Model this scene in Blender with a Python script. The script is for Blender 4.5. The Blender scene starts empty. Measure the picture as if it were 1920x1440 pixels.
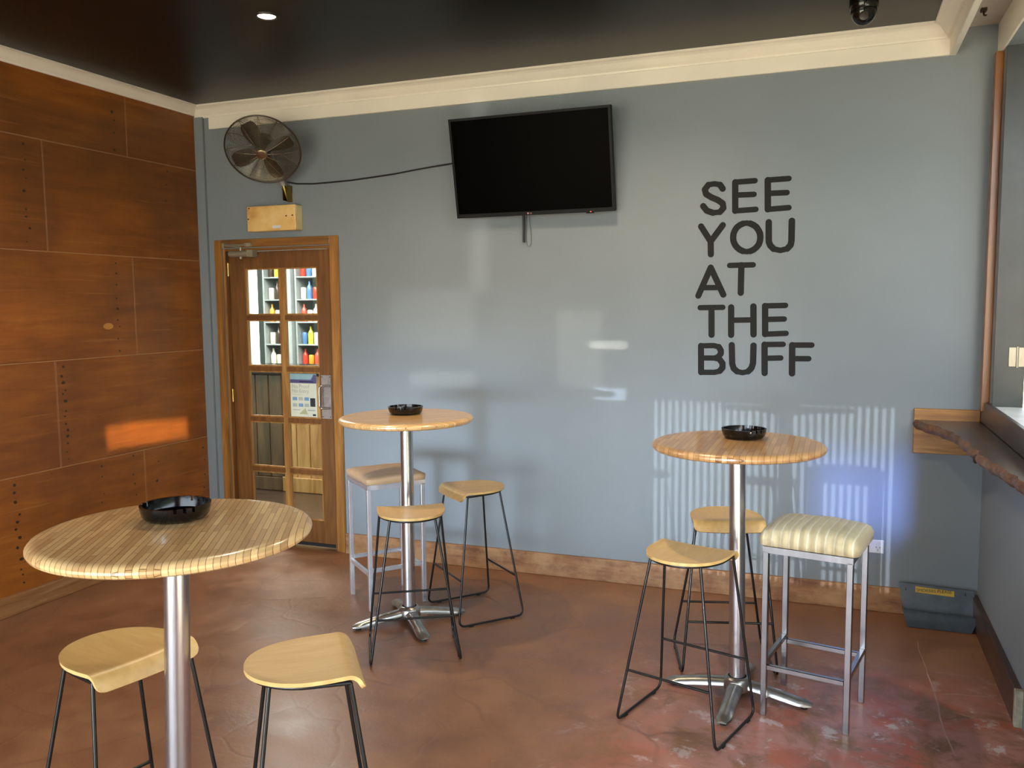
import bpy, bmesh, math, random
from math import pi, sin, cos, radians
from mathutils import Vector, Matrix
random.seed(7)
C = bpy.context.scene.collection
SC = bpy.context.scene

# ------------------------------------------------------------------ camera
cam_d = bpy.data.cameras.new('camera')
cam = bpy.data.objects.new('camera', cam_d); C.objects.link(cam)
YAW, PITCH, ROLL, F = -0.3642, 0.0931, -0.0092, 1602.6
fw = Vector((sin(YAW)*cos(PITCH), cos(YAW)*cos(PITCH), -sin(PITCH)))
rt = Vector((cos(YAW), -sin(YAW), 0)); up = rt.cross(fw)
r2 = cos(ROLL)*rt + sin(ROLL)*up; u2 = -sin(ROLL)*rt + cos(ROLL)*up
cam.matrix_world = Matrix(((r2.x, u2.x, -fw.x, 3.0329), (r2.y, u2.y, -fw.y, -4.8313), (r2.z, u2.z, -fw.z, 1.6458), (0, 0, 0, 1)))
cam_d.sensor_fit = 'HORIZONTAL'; cam_d.sensor_width = 36; cam_d.lens = 36*F/1920
cam_d.clip_start = 0.05; cam_d.clip_end = 200
SC.camera = cam

# ------------------------------------------------------------------ colour management, world, lights
SC.view_settings.view_transform = 'Standard'; SC.view_settings.look = 'None'
SC.view_settings.gamma = 1; SC.view_settings.use_curve_mapping = False
SC.view_settings.exposure = 0.0
w = bpy.data.worlds.new('sky'); SC.world = w; w.use_nodes = True
bg = w.node_tree.nodes['Background']; bg.inputs[0].default_value = (0.76, 0.88, 1.0, 1); bg.inputs[1].default_value = 8.0

def lamp(kind, name, loc, aim, energy, col, **kw):
    d = bpy.data.lights.new(name, kind); d.energy = energy; d.color = col
    for k, v in kw.items(): setattr(d, k, v)
    o = bpy.data.objects.new(name, d); C.objects.link(o); o.location = loc
    v = Vector(aim) - Vector(loc)
    o.rotation_euler = v.to_track_quat('-Z', 'Y').to_euler()
    return o
def portal(loc, aim, sx, sy):
    o = lamp('AREA', 'window_portal', loc, aim, 1, (1, 1, 1), shape='RECTANGLE', size=sx, size_y=sy)
    o.data.cycles.is_portal = True
portal((.9, -6.02, 1.25), (.9, 0, 1.25), 3.8, 2.5)
portal((3.80, -1.32, 1.97), (0, -1.32, 1.97), 2.25, 1.7)
portal((3.80, -4.0, 1.15), (0, -4.0, 1.15), 2.8, 2.2)
# sun on the yard outside (comes from behind the building, never enters the room)
lamp('SUN', 'sun', (0, 10, 20), (0, 10-9.0, 3), 75.0, (1.0, 0.96, 0.88), angle=0.009)
# ceiling downlights
for (x, y) in ((0.497, -1.36), (1.98, -1.10)):
    lamp('SPOT', 'downlight_beam', (x, y, 2.975), (x, y, 0), 80, (1.0, 0.80, 0.52), spot_size=radians(150), spot_blend=0.8, shadow_soft_size=0.045)

# ------------------------------------------------------------------ helpers
def lin(c):
    return tuple(((v/255)/12.92 if v/255 <= .04045 else ((v/255+.055)/1.055)**2.4) for v in c) + (1,)
class N:
    def __init__(s, name):
        s.m = bpy.data.materials.new(name); s.m.use_nodes = True
        s.t = s.m.node_tree; s.b = s.t.nodes['Principled BSDF']
        s.tc = s.t.nodes.new('ShaderNodeTexCoord')
    def n(s, typ, **kw):
        x = s.t.nodes.new('ShaderNode'+typ)
        for k, v in kw.items():
            if k.startswith('i_'):
                key = k[2:].replace('_', ' ')
                x.inputs[int(key) if key.isdigit() else key].default_value = v
            else: setattr(x, k, v)
        return x
    def l(s, a, b): s.t.links.new(a, b)
    def mapped(s, scale=(1, 1, 1), rot=(0, 0, 0), loc=(0, 0, 0), coord='Object'):
        mp = s.n('Mapping'); mp.inputs['Scale'].default_value = scale; mp.inputs['Rotation'].default_value = rot; mp.inputs['Location'].default_value = loc
        s.l(s.tc.outputs[coord], mp.inputs[0]); return mp.outputs[0]
    def noise(s, vec, scale, detail=4, rough=.55, dist=0):
        x = s.n('TexNoise'); x.inputs['Scale'].default_value = scale; x.inputs['Detail'].default_value = detail
        x.inputs['Roughness'].default_value = rough; x.inputs['Distortion'].default_value = dist
        if vec is not None: s.l(vec, x.inputs['Vector'])
        return x.outputs[0]
    def ramp(s, fac, stops, interp='LINEAR'):
        x = s.n('ValToRGB'); x.color_ramp.interpolation = interp
        e = x.color_ramp.elements
        while len(e) < len(stops): e.new(.5)
        for i, (p, c) in enumerate(stops):
            e[i].position = p; e[i].color = c if len(c) == 4 else lin(c)
        s.l(fac, x.inputs[0]); return x.outputs[0]
    def mix(s, fac, a, b, mode='MIX'):
        x = s.n('Mix', data_type='RGBA', blend_type=mode)
        for sock, v in ((x.inputs[0], fac), (x.inputs[6], a), (x.inputs[7], b)):
            if isinstance(v, (int, float)): sock.default_value = v
            elif isinstance(v, tuple): sock.default_value = v if len(v) == 4 else lin(v)
            else: s.l(v, sock)
        return x.outputs[2]
    def math(s, op, a, b=0.0):
        x = s.n('Math', operation=op)
        for sock, v in ((x.inputs[0], a), (x.inputs[1], b)):
            if isinstance(v, (int, float)): sock.default_value = v
            else: s.l(v, sock)
        return x.outputs[0]
    def base(s, c):
        if isinstance(c, tuple): s.b.inputs['Base Color'].default_value = c if len(c) == 4 else lin(c)
        else: s.l(c, s.b.inputs['Base Color'])
    def bump(s, h, strength=.3, dist=.01):
        x = s.n('Bump'); x.inputs['Strength'].default_value = strength; x.inputs['Distance'].default_value = dist
        s.l(h, x.inputs['Height']); s.l(x.outputs[0], s.b.inputs['Normal'])
    def set(s, **kw):
        for k, v in kw.items():
            sock = s.b.inputs[k.replace('_', ' ')]
            if isinstance(v, (int, float)) or isinstance(v, tuple): sock.default_value = v
            else: s.l(v, sock)
        return s
def plain(name, c, rough=.5, metal=0, var=.06, vs=8, coat=0):
    m = N(name); nz = m.noise(m.mapped(), vs, 3)
    c2 = tuple(max(0, min(255, v*(1-var*2))) for v in c)
    m.base(m.ramp(nz, [(.3, lin(c2)), (.7, lin(c))])); m.set(Roughness=rough, Metallic=metal, Coat_Weight=coat)
    return m.m
def wood(name, dark, mid, light, axis='x', scale=1.0, rough=.4, coat=.3, stretch=14):
    m = N(name)
    sc = {'x': (1, stretch, stretch), 'y': (stretch, 1, stretch), 'z': (stretch, stretch, 1)}[axis]
    v = m.mapped(tuple(k*scale for k in sc))
    n1 = m.noise(v, 2.2, 6, .6, .6); n2 = m.noise(m.mapped((1.7, 1.7, 1.7)), 1.3, 3)
    col = m.ramp(n1, [(.28, dark), (.5, mid), (.72, light)])
    col = m.mix(m.ramp(n2, [(.35, (0, 0, 0, 1)), (.75, (.45, .45, .45, 1))]), col, dark)
    m.base(col); m.set(Roughness=rough, Coat_Weight=coat, Coat_Roughness=.25); m.bump(n1, .12, .002)
    return m.m

def box(bm, x0, x1, y0, y1, z0, z1):
    vs = [bm.verts.new((x, y, z)) for x in (x0, x1) for y in (y0, y1) for z in (z0, z1)]
    for f in ((0, 1, 3, 2), (4, 6, 7, 5), (0, 4, 5, 1), (2, 3, 7, 6), (0, 2, 6, 4), (1, 5, 7, 3)):
        bm.faces.new([vs[i] for i in f])
def bbox_bm(x0, x1, y0, y1, z0, z1, bev=0, seg=2):
    bm = bmesh.new(); box(bm, x0, x1, y0, y1, z0, z1)
    if bev: bmesh.ops.bevel(bm, geom=bm.edges[:], offset=bev, segments=seg, profile=.5, affect='EDGES')
    return bm
def quad_prism(bm, poly, n0, n1, fn):
    """prism: poly = list of 2-D points, fn(a,b,h) -> 3-D"""
    A = [bm.verts.new(fn(a, b, n0)) for a, b in poly]; B = [bm.verts.new(fn(a, b, n1)) for a, b in poly]
    bm.faces.new(A[::-1]); bm.faces.new(B); n = len(poly)
    for i in range(n): bm.faces.new((A[i], A[(i+1) % n], B[(i+1) % n], B[i]))
def tube(bm, pts, r, seg=10, closed=False, cap=True, rr=None):
    pts = [Vector(p) for p in pts]; n = len(pts); rings = []
    prev = None
    for i, p in enumerate(pts):
        if closed: t = (pts[(i+1) % n] - pts[i-1]).normalized()
        else: t = ((pts[i+1] if i+1 < n else p) - (pts[i-1] if i else p)).normalized()
        if prev is None:
            a = Vector((0, 0, 1)) if abs(t.z) < .9 else Vector((1, 0, 0)); nn = (a - t*a.dot(t)).normalized()
        else: nn = (prev - t*prev.dot(t)).normalized()
        prev = nn; b = t.cross(nn); q = rr[i] if rr else r
        rings.append([bm.verts.new(p + q*(cos(2*pi*k/seg)*nn + sin(2*pi*k/seg)*b)) for k in range(seg)])
    for i in range(n if closed else n-1):
        A, B = rings[i], rings[(i+1) % n]
        if closed and i == n-1:
            off = min(range(seg), key=lambda o: (A[0].co-B[o].co).length)
            B = B[off:]+B[:off]
        for k in range(seg): bm.faces.new((A[k], A[(k+1) % seg], B[(k+1) % seg], B[k]))
    if cap and not closed:
        bm.faces.new(rings[0][::-1]); bm.faces.new(rings[-1])
def fillet(pts, rad, n=5):
    pts = [Vector(p) for p in pts]; out = [pts[0]]
    for i in range(1, len(pts)-1):
        a, p, b = pts[i-1], pts[i], pts[i+1]; u = (a-p).normalized(); v = (b-p).normalized()
        ang = u.angle(v); d = min(rad/math.tan(ang/2), (a-p).length*.48, (b-p).length*.48)
        s, e = p+u*d, p+v*d
        for k in range(n+1):
            t = k/n; out.append(s*(1-t)**2 + p*2*t*(1-t) + e*t*t)
    out.append(pts[-1]); return out
def lathe(bm, prof, seg=32, cx=0, cy=0):
    rings = []
    for r, z in prof:
        if r < 1e-6: rings.append([bm.verts.new((cx, cy, z))])
        else: rings.append([bm.verts.new((cx+r*cos(2*pi*k/seg), cy+r*sin(2*pi*k/seg), z)) for k in range(seg)])
    for A, B in zip(rings, rings[1:]):
        for k in range(seg):
            k2 = (k+1) % seg
            if len(A) == 1 and len(B) == 1: break
            if len(A) == 1: bm.faces.new((A[0], B[k2], B[k]))
            elif len(B) == 1: bm.faces.new((A[k], A[k2], B[0]))
            else: bm.faces.new((A[k], A[k2], B[k2], B[k]))
def obj(name, bm, mat, parent=None, smooth=None, loc=None, M=None):
    bmesh.ops.recalc_face_normals(bm, faces=bm.faces[:])
    if M is not None: bm.transform(M)
    me = bpy.data.meshes.new(name); bm.to_mesh(me); bm.free()
    for m in (mat if isinstance(mat, list) else [mat]): me.materials.append(m)
    if smooth:
        me.polygons.foreach_set('use_smooth', [True]*len(me.polygons))
        me.set_sharp_from_angle(angle=radians(smooth))
    o = bpy.data.objects.new(name, me); C.objects.link(o)
    if parent is not None: o.parent = parent
    if loc: o.location = loc
    return o
def tag(o, label=None, cat=None, group=None, kind=None):
    if label: o['label'] = label
    if cat: o['category'] = cat
    if group: o['group'] = group
    if kind: o['kind'] = kind
    return o
def thing(name, label, cat, loc=(0, 0, 0), rz=0, group=None, kind=None):
    o = bpy.data.objects.new(name, None); C.objects.link(o); o.location = loc; o.rotation_euler = (0, 0, rz)
    o.empty_display_size = .05
    return tag(o, label, cat, group, kind)
def dup(root, loc, rz, label, group=None):
    def cp(o, par):
        c = o.copy(); C.objects.link(c); c.parent = par
        for ch in list(o.children): cp(ch, c)
        return c
    r = cp(root, None); r.location = loc; r.rotation_euler = (0, 0, rz); r['label'] = label
    if group: r['group'] = group
    return r
def text_mesh(name, body, size, mat, parent, M, extrude=.0003, align='LEFT'):
    cu = bpy.data.curves.new(name, 'FONT'); cu.body = body; cu.size = size; cu.extrude = extrude; cu.align_x = align; cu.resolution_u = 3
    t = bpy.data.objects.new(name, cu); C.objects.link(t)
    me = bpy.data.meshes.new_from_object(t); bpy.data.objects.remove(t); bpy.data.curves.remove(cu)
    me.transform(M); me.materials.clear(); me.materials.append(mat)
    o = bpy.data.objects.new(name, me); C.objects.link(o); o.parent = parent
    return o
# text standing on a wall that faces -y: x stays, y -> z
WALLTXT = lambda x, y, z: Matrix.Translation((x, y, z)) @ Matrix.Rotation(pi/2, 4, 'X')
# added area lamps standing in for reflected daylight: parallel slivers of light that land on the walls
def patch_lamp(src, dst, sx, sy, energy, col, spread):
    o = lamp('AREA', 'light_patch_lamp', src, dst, energy, col, shape='RECTANGLE', size=sx, size_y=sy)
    o.data.spread = radians(spread); return o
BLUE = (.62, .80, 1.0); WARM = (1.0, .93, .78)
patch_lamp((1.45, -7.0, .62), (1.45, 0, .60), 3.3, 1.12, 13, BLUE, 14)          # added fill lamp: broad low light on the back wall
patch_lamp((6.1, -2.35, 2.2), (-1.1, -.56, .845), .66, .135, .62, (1, .72, .42), .6)    # bright bar on the plywood
patch_lamp((.66, -6.6, 1.45), (.66, 0, 1.56), .58, .36, .10, WARM, 1.2)
patch_lamp((.78, -6.6, 1.20), (.72, 0, 1.18), .46, .10, .04, WARM, .4)
patch_lamp((1.60, -6.6, 1.28), (1.62, 0, 1.38), .28, .46, .08, WARM, .6)
patch_lamp((1.70, -6.6, 1.20), (1.79, 0, 1.405), .22, .042, .03, WARM, .3)
patch_lamp((1.70, -6.6, 1.0), (1.80, 0, 1.12), .19, .07, .04, BLUE, .3)
patch_lamp((1.0, -6.6, 1.9), (.985, 0, 2.3), .12, 1.15, .12, WARM, 1.4)
patch_lamp((2.06, -7.4, .58), (2.72, 0, .60), 1.34, .98, 2.5, (.8, .9, 1.0), .12)         # added lamp, split into stripes by the added slats
patch_lamp((3.85, -4.6, 2.10), (3.25, 0, .62), .62, .42, 1.5, (.22, .36, 1.0), 4)      # added blue lamp standing in for sky light, cut off by the ledge

# ------------------------------------------------------------------ materials
def wall_paint():
    m = N('grey_blue_paint'); v = m.mapped()
    n1 = m.noise(v, .9, 4); n2 = m.noise(v, 60, 3)
    c = m.ramp(n1, [(.3, (120, 127, 132)), (.7, (130, 137, 142))])
    sc = m.ramp(m.noise(m.mapped((1, 1, .35)), 5.5, 7, .7), [(.66, (0, 0, 0, 1)), (.74, (.25, .25, .25, 1))])
    m.base(m.mix(sc, c, (158, 165, 170))); m.set(Roughness=.5, Specular_IOR_Level=.3); m.bump(n2, .05, .001)
    return m.m
M_WALL = wall_paint()
def ceiling_paint():
    m = N('black_ceiling_paint'); n = m.noise(m.mapped(), 3, 3)
    m.base(m.ramp(n, [(.3, (9, 8, 8)), (.7, (14, 13, 12))])); m.set(Roughness=.34, Specular_IOR_Level=.24)
    m.bump(m.noise(m.mapped(), 2.2, 2), .12, .01)
    return m.m
M_CEIL = ceiling_paint()
M_WHITE = plain('cream_white_gloss_paint', (240, 232, 218), .4, var=.02, vs=2)
M_SILL = plain('white_sill_paint', (225, 228, 230), .4, var=.05)
M_RECESS = plain('off_white_recess_paint', (196, 184, 172), .5, var=.05)
def ply():
    m = N('stained_plywood'); v = m.mapped((10, 1.2, 9))
    n1 = m.noise(v, 1.6, 7, .62, .5); n2 = m.noise(m.mapped((1, 1, 1)), 1.5, 4, .55)
    n3 = m.noise(m.mapped((8, .9, 30)), 2.0, 3)
    oi = m.n('ObjectInfo')
    a = m.ramp(n1, [(.25, (118, 62, 10)), (.5, (148, 84, 20)), (.78, (176, 106, 32))])
    a = m.mix(m.ramp(n2, [(.38, (0, 0, 0, 1)), (.68, (.6, .6, .6, 1))]), a, (84, 46, 12))
    a = m.mix(m.math('MULTIPLY', oi.outputs['Random'], .25), a, (104, 60, 27))
    a = m.mix(m.ramp(n3, [(.62, (0, 0, 0, 1)), (.72, (.3, .3, .3, 1))]), a, (176, 118, 62))
    m.base(a); m.set(Roughness=.45, Coat_Weight=.2, Coat_Roughness=.3, Specular_IOR_Level=.4); m.bump(n1, .06, .002)
    return m.m
M_PLY = ply()
M_JOINT = plain('pale_joint_wood', (176, 128, 84), .6)
M_STAIN = plain('dark_nail_stain', (50, 36, 18), .5)
M_FILL = plain('pale_filler', (190, 132, 56), .5)
def skirt():
    m = N('worn_skirting_timber'); v = m.mapped((1.2, 12, 10))
    n1 = m.noise(v, 2.2, 7, .65, .4); n2 = m.noise(m.mapped((2, 3, 3)), 3, 6, .7)
    a = m.ramp(n1, [(.3, (92, 55, 30)), (.5, (134, 88, 50)), (.75, (164, 118, 74))])
    a = m.mix(m.ramp(n2, [(.4, (0, 0, 0, 1)), (.62, (.7, .7, .7, 1))]), a, (172, 132, 88))
    m.base(a); m.set(Roughness=.5, Coat_Weight=.2); m.bump(n1, .15, .002); return m.m
M_SKIRT = skirt()
M_SKIRT_L = wood('worn_left_skirting', (104, 66, 34), (148, 102, 60), (176, 138, 96), 'y', 1, .5, .2, 10)
M_SKIRT_R = wood('dark_skirting_timber', (44, 26, 16), (70, 42, 26), (98, 62, 40), 'y', 1, .45, .3, 10)
M_ENDGRAIN = plain('pale_cut_end', (176, 166, 142), .7, var=.12, vs=30)
def floor_mat():
    m = N('painted_stamped_concrete'); v = m.mapped()
    big = m.noise(v, .8, 5, .6); mid = m.noise(v, 4.5, 6, .65); fine = m.noise(v, 42, 4, .7)
    a = m.ramp(big, [(.3, (120, 80, 54)), (.5, (138, 94, 64)), (.72, (154, 110, 78))])
    a = m.mix(m.ramp(mid, [(.34, (.5, .5, .5, 1)), (.60, (0, 0, 0, 1))]), a, (92, 58, 42))
    a = m.mix(m.ramp(m.noise(v, 7, 6, .7), [(.60, (0, 0, 0, 1)), (.70, (.5, .5, .5, 1))]), a, (150, 106, 86))
    # wear towards the right-hand doorway: paint rubbed through to pink and orange
    sep = m.n('SeparateXYZ'); m.l(v, sep.inputs[0])
    gx = m.n('MapRange', i_1=1.9, i_2=3.2); m.l(sep.outputs[0], gx.inputs[0])
    gy = m.n('MapRange', i_1=-.6, i_2=-1.35); m.l(sep.outputs[1], gy.inputs[0])
    wear = m.math('MULTIPLY', m.math('MULTIPLY', gx.outputs[0], gy.outputs[0]), 1.25)
    pn = m.noise(v, 5.5, 8, .72, .5)
    pk = m.math('MULTIPLY', m.ramp(pn, [(.40, (0, 0, 0, 1)), (.56, (1, 1, 1, 1))]), wear)
    a = m.mix(pk, a, (178, 124, 112))
    og = m.math('MULTIPLY', m.ramp(m.noise(m.mapped((1, 1, 1), loc=(4, 2, 0)), 4.2, 7, .7, .4), [(.50, (0, 0, 0, 1)), (.60, (.9, .9, .9, 1))]), wear)
    a = m.mix(og, a, (176, 96, 72))
    gr = m.math('MULTIPLY', m.ramp(m.noise(m.mapped((1, 1, 1), loc=(1, 7, 0)), 7, 7, .7, .3), [(.57, (0, 0, 0, 1)), (.63, (.8, .8, .8, 1))]), wear)
    a = m.mix(gr, a, (196, 182, 178))
    # bright specks of grit
    sp = m.n('TexVoronoi', i_Scale=26.0); m.l(v, sp.inputs['Vector'])
    spk = m.ramp(sp.outputs['Distance'], [(.028, (.75, .75, .75, 1)), (.05, (0, 0, 0, 1))])
    a = m.mix(spk, a, (184, 150, 130))
    # stamped stone pattern
    wv = m.n('VectorMath', operation='ADD'); m.l(v, wv.inputs[0])
    dn = m.n('TexNoise', i_Scale=3.0); m.l(v, dn.inputs['Vector'])
    ds = m.n('VectorMath', operation='SCALE'); ds.inputs['Scale'].default_value = .22; m.l(dn.outputs[1], ds.inputs[0]); m.l(ds.outputs[0], wv.inputs[1])
    vo = m.n('TexVoronoi', feature='DISTANCE_TO_EDGE', i_Scale=2.7); m.l(wv.outputs[0], vo.inputs['Vector'])
    j = m.ramp(vo.outputs['Distance'], [(.0, (0, 0, 0, 1)), (.035, (1, 1, 1, 1))])
    jm = m.math('MULTIPLY', m.math('SUBTRACT', 1.0, j), m.ramp(m.noise(v, 2.2, 3), [(.46, (0, 0, 0, 1)), (.66, (.38, .38, .38, 1))]))
    a = m.mix(jm, a, (84, 50, 38))
    m.base(a)
    h = m.math('ADD', m.math('MULTIPLY', j, .10), m.math('ADD', m.math('MULTIPLY', mid, .8), m.math('MULTIPLY', fine, .12)))
    m.bump(h, .35, .012)
    m.set(Roughness=m.ramp(mid, [(.3, (.30, .30, .30, 1)), (.7, (.48, .48, .48, 1))]), Specular_IOR_Level=.5, Coat_Weight=.12, Coat_Roughness=.3)
    return m.m
M_FLOOR = floor_mat()
M_CRACK = plain('pale_crack_filler', (196, 160, 150), .6)
M_DOOR = wood('door_timber', (86, 52, 18), (114, 72, 28), (138, 92, 42), 'z', 1, .38, .35, 12)
M_ARCH = wood('architrave_timber', (114, 74, 26), (152, 102, 42), (184, 130, 64), 'z', 1, .35, .4, 14)
M_ARCHX = wood('architrave_timber_across', (102, 64, 22), (134, 88, 34), (160, 112, 50), 'x', 1, .35, .4, 14)
M_BEAD = wood('glazing_bead_timber', (126, 84, 34), (160, 112, 52), (194, 146, 82), 'z', 1, .4, .3, 14)
def glass():
    m = N('clear_pane_glass'); t = m.t
    out = [n for n in t.nodes if n.type == 'OUTPUT_MATERIAL'][0]
    gl = m.n('BsdfGlossy', i_Roughness=.02); tr = m.n('BsdfTransparent'); fr = m.n('Fresnel', i_IOR=1.45); mx = m.n('MixShader')
    tr.inputs[0].default_value = (.93, .96, .94, 1)
    m.l(fr.outputs[0], mx.inputs[0]); m.l(tr.outputs[0], mx.inputs[1]); m.l(gl.outputs[0], mx.inputs[2]); m.l(mx.outputs[0], out.inputs[0])
    return m.m
M_GLASS = glass()
M_CLOSER = plain('bronze_silver_metal', (168, 160, 140), .4, .5)
M_BRASS = plain('brass', (214, 176, 96), .3, 1)
M_STEEL = plain('brushed_steel', (176, 168, 162), .35, .5, vs=40)
M_CHROME = plain('chrome', (176, 175, 176), .2, 1, var=.06)
M_CHROME_LIT = plain('chrome_lit', (236, 238, 242), .22, .75, var=.03)  # lighter copy of the chrome, brighter reflections put into its colour
M_ALU = plain('cast_aluminium', (190, 188, 182), .3, .95, var=.1, vs=14)
M_POLE = plain('polished_aluminium_tube', (205, 204, 206), .24, .95, var=.03)
M_BLACKROD = plain('black_powdercoat', (24, 23, 22), .32, .1, var=.1)
M_RUBBER = plain('black_rubber', (18, 18, 18), .7)
M_BLACKPL = plain('black_plastic', (10, 10, 11), .16, 0, var=.1)
M_TVCASE = plain('black_tv_casing', (9, 8, 8), .45, 0, var=.1); M_TVCASE.node_tree.nodes['Principled BSDF'].inputs['Specular IOR Level'].default_value = .15
M_SCREEN = plain('dark_screen_glass', (3, 2, 2), .3, 0, var=.05); M_SCREEN.node_tree.nodes['Principled BSDF'].inputs['Specular IOR Level'].default_value = .012
M_LED = N('red_standby_light'); M_LED.set(Emission_Strength=1.5, Emission_Color=(1, .08, .03, 1)); M_LED.base((120, 20, 10)); M_LED = M_LED.m
M_LOGO = plain('grey_pink_logo', (190, 120, 120), .4)
M_LETTER = plain('charcoal_lettering', (27, 26, 24), .6, var=.05); M_LETTER.node_tree.nodes['Principled BSDF'].inputs['Specular IOR Level'].default_value = .2
M_BLACKCABLE = plain('black_cable', (20, 18, 20), .5)
def table_top(name, row, ca, cb, mo):
    m = N(name); mp = m.mapped()
    br = m.n('TexBrick', offset=.37, offset_frequency=2, squash=1.0)
    br.inputs['Scale'].default_value = 1; br.inputs['Brick Width'].default_value = .17; br.inputs['Row Height'].default_value = row
    br.inputs['Mortar Size'].default_value = .0009; br.inputs['Mortar Smooth'].default_value = .3; br.inputs['Bias'].default_value = 0
    br.inputs['Color1'].default_value = lin(ca); br.inputs['Color2'].default_value = lin(cb); br.inputs['Mortar'].default_value = lin(mo)
    m.l(mp, br.inputs['Vector'])
    n1 = m.noise(m.mapped((4, 60, 60)), 2, 5)
    c = m.mix(m.ramp(n1, [(.35, (0, 0, 0, 1)), (.7, (.3, .3, .3, 1))]), br.outputs[0], tuple((a+b)/2 for a, b in zip(ca, cb)))
    m.base(c); m.set(Roughness=.3, Coat_Weight=.5, Coat_Roughness=.12)
    return m.m
M_TOP_L = table_top('strip_laminate_wide', .0150, (240, 200, 140), (192, 148, 98), (122, 80, 46))
M_TOP_M = table_top('strip_laminate_fine', .0120, (232, 190, 130), (200, 154, 98), (170, 120, 74))
M_TOP_R = table_top('strip_laminate_plain', .0215, (206, 160, 106), (168, 124, 78), (100, 62, 32))
def ply_seat():
    m = N('pale_bent_plywood'); n1 = m.noise(m.mapped((12, 1.5, 12)), 3, 5)
    m.base(m.ramp(n1, [(.3, (196, 156, 92)), (.7, (214, 176, 112))])); m.set(Roughness=.42, Coat_Weight=.25, Coat_Roughness=.3); return m.m
M_SEAT = ply_seat()
def cushion(name, sc, a, b, c, bumpy):
    m = N(name); v = m.mapped((1, 1, 1))
    wv = m.n('TexWave', wave_type='BANDS', bands_direction='X', i_Scale=sc, i_Distortion=1.2); m.l(v, wv.inputs['Vector']); wv.inputs['Detail'].default_value = 2; wv.inputs['Detail Scale'].default_value = .6
    n = m.noise(m.mapped((1, .15, 1)), 30, 5)
    cc = m.ramp(wv.outputs[1], [(.0, a), (.14, b), (1, b)]); cc = m.mix(m.ramp(n, [(.4, (0, 0, 0, 1)), (.75, (.55, .55, .55, 1))]), cc, c)
    m.base(cc); m.set(Roughness=.8, Sheen_Weight=.1); m.bump(wv.outputs[1], bumpy, .004); return m.m
M_CUSH_C = cushion('ribbed_cream_fabric', 9.5, (208, 200, 172), (190, 174, 136), (160, 142, 106), .3)
M_CUSH_T = cushion('patterned_tan_fabric', 14, (172, 136, 98), (178, 142, 104), (200, 166, 128), .06)
M_YBOX = N('yellowed_plastic'); _n = M_YBOX.noise(M_YBOX.mapped((1, 1, 1.4)), 5, 3)
M_YBOX.base(M_YBOX.ramp(_n, [(.30, (196, 138, 80)), (.48, (222, 178, 106)), (.7, (232, 202, 140))])); M_YBOX.set(Roughness=.4); M_YBOX = M_YBOX.m
M_YBOX2 = plain('pale_yellowed_plastic', (226, 204, 150), .4)
M_GOLDB = plain('tarnished_brass_bracket', (150, 128, 70), .3, .9)
M_FAN = plain('bronze_wire', (158, 142, 114), .25, .9)
M_BLADE = plain('brown_fan_blade', (78, 62, 52), .4, .2)
M_PALE = plain('pale_grey_arm', (205, 200, 195), .3, .3)
M_SLAB = wood('varnished_slab', (34, 20, 10), (58, 34, 16), (84, 52, 26), 'y', 1, .35, .3, 9)
def bark():
    m = N('live_edge_bark'); n = m.noise(m.mapped((1, .6, 1)), 24, 7, .7)
    m.base(m.ramp(n, [(.3, (56, 34, 20)), (.55, (112, 74, 44)), (.75, (150, 108, 70))])); m.set(Roughness=.6, Coat_Weight=.3); m.bump(n, .8, .01); return m.m
M_BARK = bark()
M_BATTEN = wood('varnished_batten', (112, 70, 28), (158, 108, 50), (200, 152, 90), 'x', 1, .35, .4, 10)
M_POST = wood('window_post_timber', (100, 56, 16), (134, 80, 24), (160, 100, 36), 'z', 1, .32, .5, 12)
M_DKGREY = plain('dark_grey_green_paint', (48, 54, 52), .35, var=.08)
M_SASH = plain('grey_sash_paint', (120, 128, 132), .35)
M_BIN = plain('dark_grey_painted_metal', (84, 92, 98), .4, .2, var=.12, vs=12)
M_STICK = plain('yellow_sticker', (206, 166, 40), .5)
M_DARKTXT = plain('dark_print', (48, 40, 24), .5)
M_OUTLET = plain('white_outlet_plastic', (214, 214, 206), .35, var=.02)
M_DKHOLE = plain('black_slot', (10, 10, 10), .6)
M_DOME = plain('smoked_dome', (14, 14, 12), .08, 0)
M_LENS = plain('dark_lens', (40, 34, 30), .1)
def emit(name, col, st):
    m = N(name); m.base((200, 200, 200)); m.set(Emission_Color=col, Emission_Strength=st); return m.m
M_LAMP = emit('lamp_glow', (1, .86, .6, 1), 30)
M_PAPER = plain('poster_paper', (214, 216, 196), .4, var=.02)
M_PBLUE = plain('poster_sky_blue', (150, 184, 190), .4); M_PURP = plain('poster_violet', (88, 84, 128), .4)
M_PGREY = plain('poster_grey_print', (176, 184, 176), .4); M_PCARD = plain('poster_card_blue', (120, 160, 196), .4)
M_PDARK = plain('poster_dark', (44, 50, 58), .4); M_POLIVE = plain('poster_olive', (182, 186, 140), .4)
M_PWHITE = plain('poster_white_print', (225, 228, 235), .4)
M_BLOCKER = plain('dull_green_blocker', (104, 112, 88), .8, var=.2, vs=3)  # for the added sky-blocking wall outside
M_YARD = plain('sunlit_yard', (160, 154, 134), .9, var=.1, vs=2)
M_PINE = wood('pine_lining', (150, 104, 54), (184, 138, 80), (208, 166, 108), 'z', 1, .4, .3, 8)
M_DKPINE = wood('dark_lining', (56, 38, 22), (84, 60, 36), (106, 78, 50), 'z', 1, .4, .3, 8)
M_BARTOP = plain('dark_bar_top', (26, 20, 17), .15)
M_MINT = plain('pale_mint_paint', (186, 208, 200), .5)
M_DKFLOOR = wood('dark_floorboards', (34, 24, 18), (54, 38, 28), (74, 54, 40), 'x', 1, .3, .4, 8)
M_FRIDGE = plain('grey_fridge_frame', (150, 158, 158), .35)
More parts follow.
